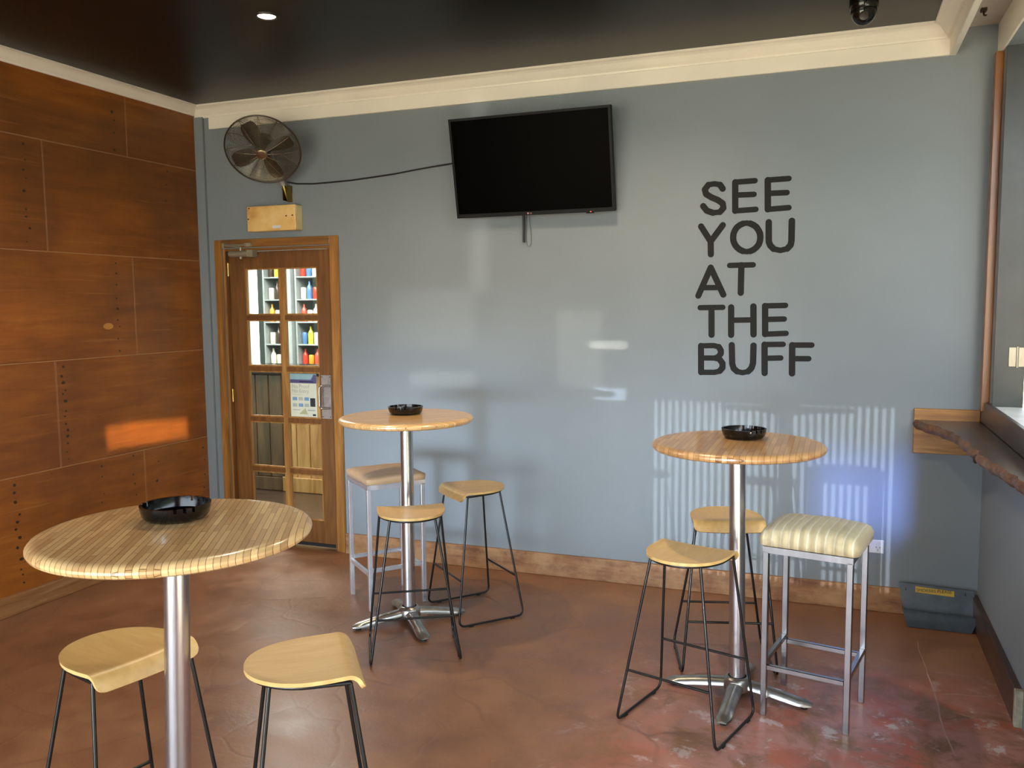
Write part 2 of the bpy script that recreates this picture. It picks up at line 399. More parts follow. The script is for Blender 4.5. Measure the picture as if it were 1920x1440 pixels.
M_DKRING = plain('dark_lens_ring', (70, 64, 56), .4, .3)
LETTERS=[
('S', [[(2.429, 2.261), (2.414, 2.283), (2.385, 2.29), (2.352, 2.286), (2.333, 2.262), (2.34, 2.237), (2.369, 2.218), (2.403, 2.202), (2.43, 2.182), (2.434, 2.157), (2.416, 2.137), (2.379, 2.134), (2.345, 2.147), (2.325, 2.173)]]),
('E', [[(2.495, 2.292), (2.497, 2.139)], [(2.495, 2.292), (2.598, 2.294)], [(2.496, 2.223), (2.594, 2.222)], [(2.497, 2.139), (2.605, 2.142)]]),
('E', [[(2.664, 2.293), (2.667, 2.139)], [(2.664, 2.293), (2.771, 2.295)], [(2.665, 2.223), (2.763, 2.222)], [(2.667, 2.139), (2.774, 2.143)]]),
('Y', [[(2.315, 2.063), (2.368, 1.979)], [(2.432, 2.065), (2.368, 1.979)], [(2.368, 1.979), (2.37, 1.909)]]),
('O', [[(2.631, 1.992), (2.629, 1.972), (2.623, 1.954), (2.611, 1.939), (2.597, 1.927), (2.58, 1.92), (2.561, 1.918), (2.542, 1.921), (2.525, 1.929), (2.51, 1.942), (2.498, 1.958), (2.49, 1.977), (2.488, 1.997), (2.49, 2.017), (2.497, 2.035), (2.508, 2.051), (2.523, 2.062), (2.54, 2.069), (2.559, 2.071), (2.577, 2.068), (2.595, 2.059), (2.61, 2.047), (2.621, 2.03), (2.629, 2.012), (2.631, 1.992)]]),
('U', [[(2.673, 2.071), (2.675, 1.968), (2.683, 1.947), (2.701, 1.928), (2.735, 1.919), (2.77, 1.927), (2.787, 1.946), (2.791, 1.968), (2.791, 2.073)]]),
('A', [[(2.37, 1.837), (2.304, 1.683)], [(2.37, 1.837), (2.44, 1.687)], [(2.33, 1.727), (2.415, 1.727)]]),
('T', [[(2.472, 1.846), (2.596, 1.846)], [(2.534, 1.846), (2.533, 1.696)]]),
('T', [[(2.315, 1.617), (2.438, 1.618)], [(2.377, 1.616), (2.379, 1.466)]]),
('H', [[(2.483, 1.618), (2.485, 1.466)], [(2.601, 1.622), (2.604, 1.469)], [(2.484, 1.547), (2.602, 1.549)]]),
('E', [[(2.662, 1.624), (2.665, 1.471)], [(2.662, 1.624), (2.767, 1.626)], [(2.663, 1.551), (2.762, 1.553)], [(2.665, 1.471), (2.773, 1.476)]]),
('B', [[(2.322, 1.405), (2.324, 1.257)], [(2.322, 1.405), (2.392, 1.407), (2.419, 1.4), (2.431, 1.38), (2.431, 1.363), (2.418, 1.345), (2.397, 1.338), (2.323, 1.337)], [(2.397, 1.338), (2.425, 1.33), (2.441, 1.309), (2.441, 1.285), (2.426, 1.266), (2.398, 1.258), (2.324, 1.257)]]),
('U', [[(2.489, 1.411), (2.493, 1.308), (2.501, 1.282), (2.52, 1.265), (2.549, 1.259), (2.578, 1.266), (2.596, 1.285), (2.604, 1.312), (2.605, 1.409)]]),
('F', [[(2.663, 1.415), (2.666, 1.259)], [(2.663, 1.415), (2.759, 1.417)], [(2.665, 1.34), (2.748, 1.343)]]),
('F', [[(2.806, 1.413), (2.808, 1.26)], [(2.806, 1.413), (2.905, 1.414)], [(2.807, 1.34), (2.891, 1.341)]])]

# ------------------------------------------------------------------ room shell
XL, XR, H = -1.106, 3.735, 3.0
fl = tag(obj('floor', bbox_bm(XL-.1, XR+.13, -6.12, .0, -.12, 0), M_FLOOR), kind='structure')
yard = tag(obj('ground', bbox_bm(-30, 34, -46, 20, -.3, -.13), M_YARD), kind='structure')
tag(obj('ceiling', bbox_bm(XL-.1, XR+.13, -6.12, 0, 3.0, 3.2), M_CEIL), kind='structure')
bm = bmesh.new()
box(bm, XL-.1, -.925, 0, .12, 0, 3.2); box(bm, -.06, XR+.13, 0, .12, 0, 3.2); box(bm, -.925, -.06, 0, .12, 2.04, 3.2)
box(bm, XL, -1.035, -.02, 0, 0, 2.93)
tag(obj('wall_back', bm, M_WALL), kind='structure')
bm = bmesh.new(); box(bm, XL-.1, XL-.0035, -6.12, 0, 0, 3.0)
wl = tag(obj('wall_left', bm, M_JOINT), kind='structure')
# stained plywood sheets, staggered like bricks
rows = [(2.575, 2.95, -.625), (1.963, 2.575, -1.24), (1.35, 1.963, -.625), (.738, 1.35, -1.237), (.095, .738, -.608)]
stains = {1: [-1.62, .0], 2: [-.78, 0], 3: [-1.185, 0], 4: [-1.52, -.93]}
G = .0032
def sheet(y0, y1, z0, z1):
    return obj('plywood_sheet', bbox_bm(XL-.014, XL+random.uniform(0, .0015), y0+G, y1-G, z0+G, z1-G, .0025, 1), M_PLY, wl)
sheets = {}
for ri, (z0, z1, yj) in enumerate(rows):
    edge = -.021; y = yj
    while edge > -6.1:
        s = sheet(max(y, -6.12), edge, z0, z1); sheets.setdefault(ri, []).append((s, max(y, -6.12), edge))
        edge = y; y -= 1.226
def stain_col(ri, y, n, jit=.012, big=.013):
    z0, z1 = rows[ri][:2]; b = bmesh.new()
    par = [s for s, a, e in sheets[ri] if a < y < e][0]
    for k in range(n):
        z = z0+.04+(z1-z0-.08)*(k+random.uniform(-.3, .3))/max(1, n-1); yy = y+random.uniform(-jit, jit); r = random.uniform(.005, big)
        z = min(max(z, z0+.02), z1-.02)
        quad_prism(b, [(r*cos(t*pi/4)*random.uniform(.7, 1.2), r*.8*sin(t*pi/4)*random.uniform(.8, 1.2)) for t in range(8)], XL+.0015, XL+.0021, lambda a, c, h: (h, yy+a, z+c))
    tag(obj('nail_stains', b, M_STAIN, par), kind='stuff')
stain_col(0, -.73, 5); stain_col(1, -1.36, 9); stain_col(1, -.30, 6, .02, .008); stain_col(2, -.76, 9); stain_col(3, -1.19, 14, .014)
stain_col(4, -1.52, 12, .03); stain_col(4, -.72, 8, .03, .009); stain_col(4, -.95, 8, .02, .009); stain_col(4, -.50, 4, .02, .011); stain_col(4, -.06, 6, .015, .008); stain_col(2, -1.7, 7); stain_col(3, -2.2, 9)
b = bmesh.new(); quad_prism(b, [(.038*cos(t*pi/10), .019*sin(t*pi/10)) for t in range(20)], XL+.0012, XL+.0022, lambda a, c, h: (h, -.845+a, 1.535+c))
obj('filler_patch', b, M_FILL, sheets[2][1][0] if sheets[2][1][1] < -.845 < sheets[2][1][2] else sheets[2][0][0])
# right wall with window and doorway openings
WY = -2.45
bm = bmesh.new()
box(bm, XR, XR+.13, WY, 0, 0, 1.13); box(bm, XR, XR+.13, -.19, 0, 1.13, 3.0)
box(bm, XR, XR+.13, -6.12, -.19, 2.815, 3.0); box(bm, XR, XR+.13, WY-.15, WY, 0, 2.815)
box(bm, XR, XR+.13, -5.4, WY-.15, 2.25, 2.815); box(bm, XR, XR+.13, -6.12, -5.4, 0, 2.815)
tag(obj('wall_right', bm, M_WALL), kind='structure')
bm = bmesh.new(); box(bm, XL-.1, XR+.13, -6.12, -6.0, 2.5, 3.0); box(bm, XL-.1, XL+.1, -6.12, -6, 0, 2.5); box(bm, 2.8, XR+.13, -6.12, -6, 0, 2.5)
tag(obj('wall_front', bm, M_WALL), kind='structure')

# added roof and walls outside the right-hand openings, placed to block sky light
tag(obj('roof_sky_blocker', bbox_bm(XR+.13, 6.4, -2.0, 3.5, 2.86, 2.98), M_RECESS), kind='structure')
tag(obj('wall_sky_blocker', bbox_bm(6.4, 6.6, -9, 5, -.13, 2.6), M_BLOCKER), kind='structure')
tag(obj('wall_wing_blocker', bbox_bm(3.9, 6.6, -9.4, -9.2, -.13, 3.4), M_RECESS), kind='structure')
# cornices and boards at the ceiling
PROF = [(0, 2.925), (.010, 2.925), (.013, 2.937), (.026, 2.95), (.046, 2.975), (.060, 2.984), (.075, 2.988), (.075, 3.0), (0, 3.0)]
def cornice(name, fn, a0, a1):
    b = bmesh.new(); quad_prism(b, PROF, a0, a1, fn); return tag(obj(name, b, M_WHITE), kind='structure')
cornice('trim_1', lambda d, z, h: (XL+.0+d, h, z+.015*(1-(z-2.925)/.075)), -6.0, -.0)
cornice('trim_2', lambda d, z, h: (h, -d, z), XL, 3.515)
tag(obj('trim_3', bbox_bm(-.985, 3.515, -.018, 0, 2.845, 2.926, .002, 1), M_WHITE), kind='structure')
cornice('trim_4', lambda d, z, h: (3.515-d, h, z), -6.0, -.0)
tag(obj('trim_5', bbox_bm(3.515, 3.545, -6.0, 0, 2.845, 3.0, .003, 1), M_WHITE), kind='structure')
tag(obj('trim_6', bbox_bm(3.545, XR-.004, -6.0, 0, 2.972, 3.0), M_RECESS), kind='structure')
tag(obj('trim_7', bbox_bm(XR-.012, XR+.0, -6.0, -.0, 2.815, 2.972, .002, 1), M_WHITE), kind='structure')
# skirtings
tag(obj('baseboard_back', bbox_bm(.0, XR, -.022, 0, 0, .136, .004, 2), M_SKIRT), kind='structure')
tag(obj('baseboard_left', bbox_bm(XL-.01, XL+.03, -6, -.02, 0, .108, .004, 2), M_SKIRT_L), kind='structure')
br = tag(obj('baseboard_right', bbox_bm(XR-.028, XR, -1.16, -.022, 0, .145, .004, 2), M_SKIRT_R), kind='structure')
obj('cut_end', bbox_bm(XR-.029, XR, -1.19, -1.16, 0, .146, .002, 1), M_ENDGRAIN, br)['label'] = 'pale raw cut end'
# cracks in the floor paint near the right wall
b = bmesh.new()
def ribbon(pts, wd):
    for p, q in zip(pts, pts[1:]):
        p = Vector(p+(.0,)); q = Vector(q+(0,)); t = (q-p).normalized(); n = Vector((-t.y, t.x, 0))*wd/2
        b.faces.new([b.verts.new(v+Vector((0, 0, .0006))) for v in (p-n, q-n, q+n, p+n)])
ribbon([(3.432, -.383), (3.428, -.498), (3.442, -.716), (3.441, -.778)], .003)
ribbon([(3.441, -.778), (3.447, -.87), (3.451, -.96), (3.453, -1.107), (3.449, -1.18), (3.452, -1.32), (3.47, -1.5)], .006)
ribbon([(3.475, -.973), (3.536, -.951), (3.60, -.945), (3.678, -.932)], .005); ribbon([(3.467, -.745), (3.53, -.74), (3.598, -.746)], .003)
ribbon([(3.5, -1.13), (3.58, -1.16), (3.66, -1.17)], .004)
obj('floor_cracks', b, M_CRACK, fl)

# ------------------------------------------------------------------ door
DY = .035
door = thing('door_1', None, None, (0, 0, 0), kind='structure')
# architrave
def arch(x0, x1, name='architrave'):
    b = bmesh.new(); box(b, x0, x1, -.016, 0, 0, 2.10); bmesh.ops.bevel(b, geom=b.edges[:], offset=.005, segments=2, affect='EDGES'); return b
obj('architrave', arch(-.985, -.925), M_ARCH, door); obj('architrave', arch(-.06, 0), M_ARCH, door)
obj('architrave', bbox_bm(-.925, -.06, -.015, 0, 2.045, 2.10, .005, 2), M_ARCHX, door)
obj('door_jamb', bbox_bm(-.925, -.907, .0, .12, 0, 2.04, .003, 1), M_ARCH, door); obj('door_jamb', bbox_bm(-.078, -.06, 0, .12, 0, 2.04, .003, 1), M_ARCH, door)
obj('door_head', bbox_bm(-.907, -.078, 0, .12, 2.022, 2.04, .003, 1), M_ARCHX, door)
for x0, x1 in ((-.907, -.9), (-.085, -.078)): obj('door_stop', bbox_bm(x0, x1, .0, .03, 0, 2.022), M_DOOR, door)
leaf = thing('door_leaf', None, None); leaf.parent = door
X0, X1, XA, XB, XC, XD = -.905, -.080, -.775, -.496, -.461, -.198
def lp(name, x0, x1, z0, z1, mat, y0=DY, y1=DY+.038, bev=.002): return obj(name, bbox_bm(x0, x1, y0, y1, z0, z1, bev, 1), mat, leaf)
lp('stile', X0, XA, .012, 2.018, M_DOOR); lp('stile', XD, X1, .012, 2.018, M_DOOR)
lp('top_rail', XA, XD, 1.905, 2.018, M_DOOR); lp('bottom_rail', XA, XD, .03, .187, M_DOOR)
lp('mullion', XB, XC, .187, 1.905, M_BEAD)
lp('door_sweep', X0+.003, X1-.003, .012, .034, M_RUBBER, DY-.008, DY)
PH, BAR = .318, .032; pz = [1.905-k*(PH+BAR) for k in range(5)]
for k in range(4):
    for a, c in ((XA, XB), (XC, XD)): lp('glazing_bar', a, c, pz[k]-PH-BAR, pz[k]-PH, M_DOOR)
for k in range(5):
    for a, c in ((XA, XB), (XC, XD)):
        z1 = pz[k]; z0 = z1-PH
        b = bmesh.new(); q = .010
        for (u0, u1, v0, v1) in ((a, a+q, z0, z1), (c-q, c, z0, z1), (a+q, c-q, z0, z0+q), (a+q, c-q, z1-q, z1)):
            box(b, u0, u1, DY+.006, DY+.016, v0, v1)
        obj('glazing_bead', b, M_BEAD, leaf)
        # bevelled glass pane: flat centre, sloping border
        b = bmesh.new(); e = .02; ya, yb = DY+.018, DY+.0155
        O = [b.verts.new((x, ya, z)) for x, z in ((a, z0), (c, z0), (c, z1), (a, z1))]; I = [b.verts.new((x, yb, z)) for x, z in ((a+q+e, z0+q+e), (c-q-e, z0+q+e), (c-q-e, z1-q-e), (a+q+e, z1-q-e))]
        b.faces.new(I)
        for i in range(4): b.faces.new((O[i], O[(i+1) % 4], I[(i+1) % 4], I[i]))
        obj('glass_pane', b, M_GLASS, leaf)
# pull handle on its plate
pl = obj('handle_plate', bbox_bm(-.188, -.112, DY-.002, DY, .893, 1.186, .001, 1), M_STEEL, leaf)
b = bmesh.new(); tube(b, fillet([(-.118, DY, 1.115), (-.175, DY-.045, 1.115), (-.175, DY-.045, .965), (-.118, DY, .965)], .02), .0065, 10)
obj('pull_handle', b, M_CHROME, pl, 60)
b = bmesh.new()
for x in (-.18, -.12):
    for z in (.905, 1.174): lathe(b, [(0, 0), (.004, 0), (.003, .0015), (0, .002)], 8, 0, 0); bmesh.ops.transform(b, matrix=Matrix.Translation((x, DY-.002, z)) @ Matrix.Rotation(pi/2, 4, 'X'), verts=b.verts[-(8*2+2):])
obj('screws', b, M_STAIN, pl)
# hydraulic closer at the hinge side
b = bmesh.new(); tube(b, [(-.855, -.012, 2.003), (-.69, -.012, 2.003)], .021, 14); box(b, -.70, -.652, -.034, .02, 1.981, 2.025); box(b, -.84, -.67, 0, DY, 1.985, 2.02)
cl = obj('door_closer', b, M_CLOSER, leaf, 40)
b = bmesh.new(); tube(b, [(-.765, -.012, 1.968), (-.765, -.012, 2.045)], .009, 10); tube(b, [(-.765, -.018, 2.048), (-.865, -.028, 2.058), (-.885, -.028, 2.058)], .007, 8); tube(b, [(-.885, -.032, 2.064), (-.70, -.03, 2.06)], .006, 8)
box(b, -.715, -.665, -.034, -.016, 2.05, 2.072); box(b, -.90, -.882, -.036, -.02, 2.045, 2.075)
obj('closer_arm', b, M_CLOSER, cl, 40)
for z in (1.90, 1.03):
    b = bmesh.new(); tube(b, [(-.902, DY-.014, z-.045), (-.902, DY-.014, z+.045)], .006, 8); box(b, -.902, -.898, DY-.012, DY, z-.04, z+.04); obj('hinge', b, M_BRASS, leaf, 40)

# notice taped inside the pane
po = thing('notice', 'white A4 notice with blue and violet header taped inside the third right-hand door pane', 'notice', (-.340, DY+.0150, 1.043))
obj('sheet', bbox_bm(-.104, .104, -.001, 0, -.148, .148), M_PAPER, po)
def pr(nm, x0, x1, z0, z1, m): return obj(nm, bbox_bm(x0, x1, -.0015, -.001, z0, z1), m, po)
pr('sky_header', -.104, .104, .108, .148, M_PBLUE); pr('violet_band', -.104, .104, .083, .108, M_PURP)
b = bmesh.new(); quad_prism(b, [(.062, .108), (.104, .108), (.104, .14), (.085, .145)], -.0019, -.0015, lambda a, c, h: (a, h, c)); obj('header_peak', b, M_PURP, po)
pr('dark_panel', .052, .092, -.075, -.017, M_PDARK)
for i in range(3):
    for j in range(2): pr('card_picture', -.088+.047*i, -.052+.047*i, -.035-.043*j, -.012-.043*j, M_PCARD if (i+j) % 2 == 0 else M_PGREY)
b = bmesh.new(); quad_prism(b, [(-.04, -.128), (.03, -.128), (.012, -.085)], -.0016, -.001, lambda a, c, h: (a, h, c)); obj('olive_shape', b, M_POLIVE, po)
pr('small_mark', .07, .094, -.138, -.125, M_PDARK)
TX = lambda x, z: WALLTXT(x, -.0018, z)
text_mesh('heading', 'No Proof', .036, M_PGREY, po, TX(-.092, .050)); text_mesh('heading', 'No Entry', .036, M_PGREY, po, TX(-.092, .018))
text_mesh('band_print', 'proof of age', .013, M_PWHITE, po, TX(-.03, .091)) if False else None
pr('fine_print', -.03, .08, .092, .096, M_PWHITE); pr('fine_print', -.09, -.01, .004, .006, M_PGREY); pr('fine_print', -.088, -.03, -.103, -.097, M_PGREY); pr('fine_print', .03, .09, -.105, -.096, M_PGREY)

# ------------------------------------------------------------------ bottle shop behind the door
bm = bmesh.new()
box(bm, -4.0, 1.2, 3.3, 3.42, 0, 2.7); box(bm, -4.1, -4.0, .12, 3.42, 0, 2.7); box(bm, 1.2, 1.3, .12, 3.42, 0, 2.7); box(bm, -4.1, XL-.1, .12, .22, 0, 2.7)
tag(obj('wall_shop', bm, M_MINT), kind='structure')
tag(obj('ceiling_shop', bbox_bm(-4.1, 1.3, .12, 3.42, 2.7, 2.8), M_MINT), kind='structure')
tag(obj('floor_shop', bbox_bm(-4.1, 1.3, 0, 3.42, -.12, -.002), M_DKFLOOR), kind='structure')
lamp('AREA', 'shop_fill_light', (-1.8, 1.7, 2.66), (-1.8, 1.7, 0), 230, (1, .97, .9), shape='RECTANGLE', size=2.6, size_y=1.2)  # added fill lamp, brightens the shop seen through the door
lamp('AREA', 'shop_fill_light', (-.9, .6, 2.66), (-.9, .9, 0), 60, (1, .92, .8), shape='RECTANGLE', size=1.0, size_y=.4)  # added fill lamp, brightens the pine boards of the counter
# counter clad in boards
ct = thing('shop_counter', 'timber-lined counter seen through the lower door panes', 'counter', (-1.5, 1.5, 0))
x = -2.4; k = 0
while x < -.3:
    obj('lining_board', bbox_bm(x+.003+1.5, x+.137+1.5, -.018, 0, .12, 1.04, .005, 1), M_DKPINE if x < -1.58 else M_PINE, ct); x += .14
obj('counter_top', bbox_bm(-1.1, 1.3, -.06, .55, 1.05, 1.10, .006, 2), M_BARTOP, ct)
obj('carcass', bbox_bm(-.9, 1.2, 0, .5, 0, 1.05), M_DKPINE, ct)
obj('kickboard', bbox_bm(-.07, 1.2, -.035, -.018, 0, .13, .004, 1), M_PINE, ct)
obj('kickboard', bbox_bm(-.9, -.075, -.03, -.018, 0, .12, .004, 1), M_DKPINE, ct)
tag(obj('floor_strip', bbox_bm(-1.98, -1.50, .95, .985, -.002, .004), M_STEEL), 'thin pale metal strip across the dark floor behind the door', 'strip')
wn = thing('window_2', None, None, (0, 0, 0), kind='structure')
M_LITWIN = emit('daylit_frosted_pane', (.92, 1, .97, 1), 4.0)
obj('frosted_pane', bbox_bm(-3.20, -2.93, 3.27, 3.29, 1.0, 2.3), M_LITWIN, wn); obj('window_frame', bbox_bm(-2.93, -2.90, 3.22, 3.3, .9, 2.4), M_SILL, wn)
obj('window_frame', bbox_bm(-3.23, -3.20, 3.22, 3.3, .9, 2.4), M_SILL, wn)
tag(obj('fridge_edge_panel', bbox_bm(-2.86, -2.79, 2.9, 3.29, .001, 2.4, .005, 1), M_DKGREY), 'dark upright panel beside the bright frosted window in the shop', 'panel')
tag(obj('fridge_side_panel', bbox_bm(-2.49, -2.40, 2.85, 3.29, .001, 2.4, .005, 1), M_FRIDGE), 'grey upright panel between the two bottle shelves', 'panel')
cols = [(196, 58, 40), (222, 150, 50), (230, 226, 200), (60, 44, 36), (190, 190, 70), (80, 120, 170), (205, 80, 60), (236, 232, 220)]
cmats = [plain('bottle_paint_%s' % n, c, .25) for n, c in zip(('red', 'orange', 'cream', 'brown', 'lime', 'blue', 'coral', 'white'), cols)]
def shelf(name, label, x0, x1, y0):
    s = thing(name, label, 'shelves', (x0, y0, 0))
    for z in (1.0, 1.24, 1.48, 1.72, 1.96): obj('shelf', bbox_bm(0, x1-x0, 0, .3, z-.015, z, .003, 1), M_FRIDGE, s)
    obj('back_panel', bbox_bm(0, x1-x0, .3, .31, .3, 2.35), M_MINT, s)
    obj('post', bbox_bm(-.02, 0, 0, .31, 0, 2.4), M_FRIDGE, s); obj('post', bbox_bm(x1-x0, x1-x0+.02, 0, .31, 0, 2.4), M_FRIDGE, s)
    return s
shelf('bottle_shelf', 'narrow lit shelf of bottles in the shop beside the dark upright panel', -2.77, -2.52, 2.9)
shelf('bottle_shelf', 'grey framed shelf of bottles seen through the upper right door panes', -2.36, -1.95, 2.9)
proto = {}
CN = ['red', 'orange', 'cream', 'brown', 'lime', 'blue', 'coral', 'white']; LV = ['lowest', 'second', 'middle', 'fourth', 'top']
used_labels = set()
def bottle(x, y, z, ci, kind, gl, lab):
    if lab in used_labels: lab += ', the one further right'
    used_labels.add(lab)
    key = (ci, kind)
    if key not in proto:
        b = bmesh.new()
        lathe(b, [(0, 0), (.030, 0), (.031, .004), (.031, .11), (.024, .135), (.011, .155), (.011, .19), (0, .19)] if kind else [(0, 0), (.026, 0), (.03, .006), (.03, .115), (.025, .125), (0, .125)], 12)
        o = obj('bottle' if kind else 'drink_can', b, cmats[ci], None, 50); proto[key] = o
    else:
        o = proto[key].copy(); C.objects.link(o)
    o.location = (x, y, z); tag(o, lab, 'bottle' if kind else 'can', gl)
for x0, x1, nm in ((-2.77, -2.52, 'bottles and cans on the narrow lit shop shelf'), (-2.36, -1.95, 'bottles and cans on the grey framed shop shelf')):
    for zi, z in enumerate((1.0, 1.24, 1.48, 1.72, 1.96)):
        x = x0+.045; 
        while x < x1-.03:
            ci = random.randrange(8); kd = (zi+int(x*10)) % 2
            bottle(x, 2.97, z, ci, kd, nm, CN[ci]+(' bottle' if kd else ' can')+' on the '+LV[zi]+' board of the '+nm.split(' on the ')[1]); x += .075

# ------------------------------------------------------------------ window on the right wall and the ledge under it
win = thing('window_1', None, None, (0, 0, 0), kind='structure')
obj('window_post', bbox_bm(3.700, XR, -.12, -.05, 1.10, 2.815, .003, 2), M_POST, win)
obj('window_reveal', bbox_bm(XR, XR+.128, -.205, -.19, 1.13, 2.815), M_DKGREY, win)
obj('window_sill', bbox_bm(XR-.002, XR+.19, WY, -.205, 1.115, 1.135, .003, 1), M_SILL, win)
b = bmesh.new(); box(b, 3.795, 3.83, -.211, -.205, 1.33, 1.42); box(b, 3.83, 3.862, -.216, -.205, 1.33, 1.42); tube(b, [(3.83, -.214, 1.325), (3.83, -.214, 1.425)], .006, 8)
obj('hinge', b, M_CLOSER, win)
sash = thing('window_sash', None, None); sash.parent = win
for x0, x1, z0, z1 in ((3.868, 3.915, 1.15, 2.80), (4.42, 4.47, 1.15, 2.80), (3.915, 4.42, 1.15, 1.21), (3.915, 4.42, 2.74, 2.80)): obj('sash_rail', bbox_bm(x0, x1, -.24, -.205, z0, z1, .003, 1), M_SASH, sash)
b = bmesh.new(); box(b, 3.915, 4.42, -.224, -.219, 1.21, 2.74); obj('sash_glass', b, M_GLASS, sash)

up = tag(obj('ledge_upstand', bbox_bm(XR-.022, XR, WY, -.0, 1.036, 1.145, .003, 1), M_SLAB), 'dark varnished upstand board along the right wall above the ledge', 'board')
tag(obj('ledge_batten', bbox_bm(3.41, XR-.022, -.022, 0, .862, 1.094, .003, 1), M_BATTEN), 'varnished timber board on the back wall carrying the end of the ledge', 'board')
# live-edge slab
b = bmesh.new(); random.seed(11)
n = 96; edge = []
ctrl = [(-.023, 3.405), (-.15, 3.44), (-.3, 3.50), (-.55, 3.545), (-.8, 3.555), (-1.1, 3.565), (-1.4, 3.60), (-1.7, 3.635), (-2.5, 3.60)]
def fx(y):
    for (a, c), (d, e) in zip(ctrl, ctrl[1:]):
        if d <= y <= a:
            t = (y-a)/(d-a); t = t*t*(3-2*t)*.5+t*.5; return c+(e-c)*t
    return ctrl[-1][1]
for i in range(n+1):
    y = -.023+(WY+.023)*i/n; edge.append((fx(y)+random.uniform(-.004, .004)+.005*sin(i*.9), y))
ZT = 1.036; TH = .048
R0 = [b.verts.new((XR-.022, y, ZT)) for _, y in edge]; R1 = [b.verts.new((x+.012, y, ZT)) for x, y in edge]
R4 = [b.verts.new((x+.02, y, ZT-TH)) for x, y in edge]; R5 = [b.verts.new((XR-.001, y, ZT-TH)) for _, y in edge]
for A, B in ((R0, R1), (R4, R5), (R5, R0)):
    for i in range(n): b.faces.new((A[i], A[i+1], B[i+1], B[i]))
b.faces.new((R0[0], R1[0], R4[0], R5[0])); b.faces.new((R0[-1], R5[-1], R4[-1], R1[-1]))
led = thing('window_ledge', 'dark varnished live-edge timber ledge running under the right window', 'ledge', (0, 0, 0))
obj('slab', b, M_SLAB, led)
b = bmesh.new(); prof = []
for i, (x, y) in enumerate(edge):
    row = []
    for k in range(6):
        t = k/5; bulge = .016*sin(pi*t)+random.uniform(-.003, .003)
        row.append(b.verts.new((x+.012+.008*t-bulge, y, ZT-TH*t+(.0005 if k == 0 else 0))))
    prof.append(row)
for A, B in zip(prof, prof[1:]):
    for k in range(5): b.faces.new((A[k], A[k+1], B[k+1], B[k]))
ko = obj('bark_edge', b, M_BARK, led, 60)
b = bmesh.new(); lathe(b, [(0, .004), (.010, .003), (.013, .006), (.018, .001), (.019, -.004)], 14)
obj('knot', b, M_STAIN, led, M=Matrix.Translation((fx(-1.02)-.004, -1.02, 1.012)) @ Matrix.Rotation(-pi/2, 4, 'Y'))

# ------------------------------------------------------------------ wall lettering
wlr = thing('wall_lettering', 'charcoal rounded capital lettering reading SEE YOU AT THE BUFF on the back wall', 'lettering', (0, 0, 0))
def capsule(b, p, q, wd, i):
    p = Vector(p); q = Vector(q); t = (q-p).normalized() if (q-p).length > 1e-6 else Vector((1, 0)); a0 = math.atan2(t.y, t.x)
    pts = [(q.x+wd*cos(a0-pi/2+pi*k/8), q.y+wd*sin(a0-pi/2+pi*k/8)) for k in range(9)] + [(p.x+wd*cos(a0+pi/2+pi*k/8), p.y+wd*sin(a0+pi/2+pi*k/8)) for k in range(9)]
    quad_prism(b, pts, 0, -.0015-.00004*i, lambda a, c, h: (a, h, c))
for ch, strokes in LETTERS:
    b = bmesh.new(); i = 0
    for st in strokes:
        for p, q in zip(st, st[1:]):
            hz = abs(p[0]-q[0]) > 3*abs(p[1]-q[1])
            capsule(b, p, q, .0148 if hz else .0168, i); i += 1
    obj('letter', b, M_LETTER, wlr)

# ------------------------------------------------------------------ television
tv = thing('television', 'black flat television tilted forward on the back wall', 'television', (1.368, -.125, 2.443)); tv.rotation_euler = (radians(11.2), 0, 0)
W2, H2 = .4835, .2845
b = bmesh.new(); box(b, -W2, W2, -.018, .02, -H2, H2); bmesh.ops.bevel(b, geom=b.edges[:], offset=.003, segments=2, affect='EDGES')
obj('casing', b, M_TVCASE, tv)
obj('rear_housing', bbox_bm(-.3, .3, .02, .05, -.2, .16, .012, 2), M_TVCASE, tv)
b = bmesh.new()
for q in ((-W2, -W2+.014, -H2, H2), (W2-.014, W2, -H2, H2), (-W2+.014, W2-.014, H2-.014, H2), (-W2+.014, W2-.014, -H2, -H2+.022)): box(b, q[0], q[1], -.022, -.018, q[2], q[3])
obj('bezel', b, M_TVCASE, tv)
obj('screen', bbox_bm(-W2+.014, W2-.014, -.0195, -.018, -H2+.022, H2-.014), M_SCREEN, tv)
b = bmesh.new(); lathe(b, [(0, 0), (.0055, 0), (.0055, .0006), (0, .0006)], 16)
obj('logo', b, M_LOGO, tv, M=Matrix.Translation((-.032, -.0221, -H2+.011)) @ Matrix.Rotation(pi/2, 4, 'X'))
text_mesh('logo_letters', 'LG', .012, M_LOGO, tv, WALLTXT(-.022, -.0224, -H2+.0065))
obj('standby_light', bbox_bm(.340, .348, -.024, -.022, -H2+.001, -H2+.006), M_LED, tv)
obj('sensor_lip', bbox_bm(.315, .362, -.0225, -.01, -H2-.006, -H2, .002, 1), M_TVCASE, tv)
b = bmesh.new(); box(b, -.1, .1, .05, .062, -.11, .11); obj('mount_plate', b, M_TVCASE, tv)
b = bmesh.new(); box(b, -.05, .05, .06, .118, -.03, .03); obj('mount_arm', b, M_TVCASE, tv)
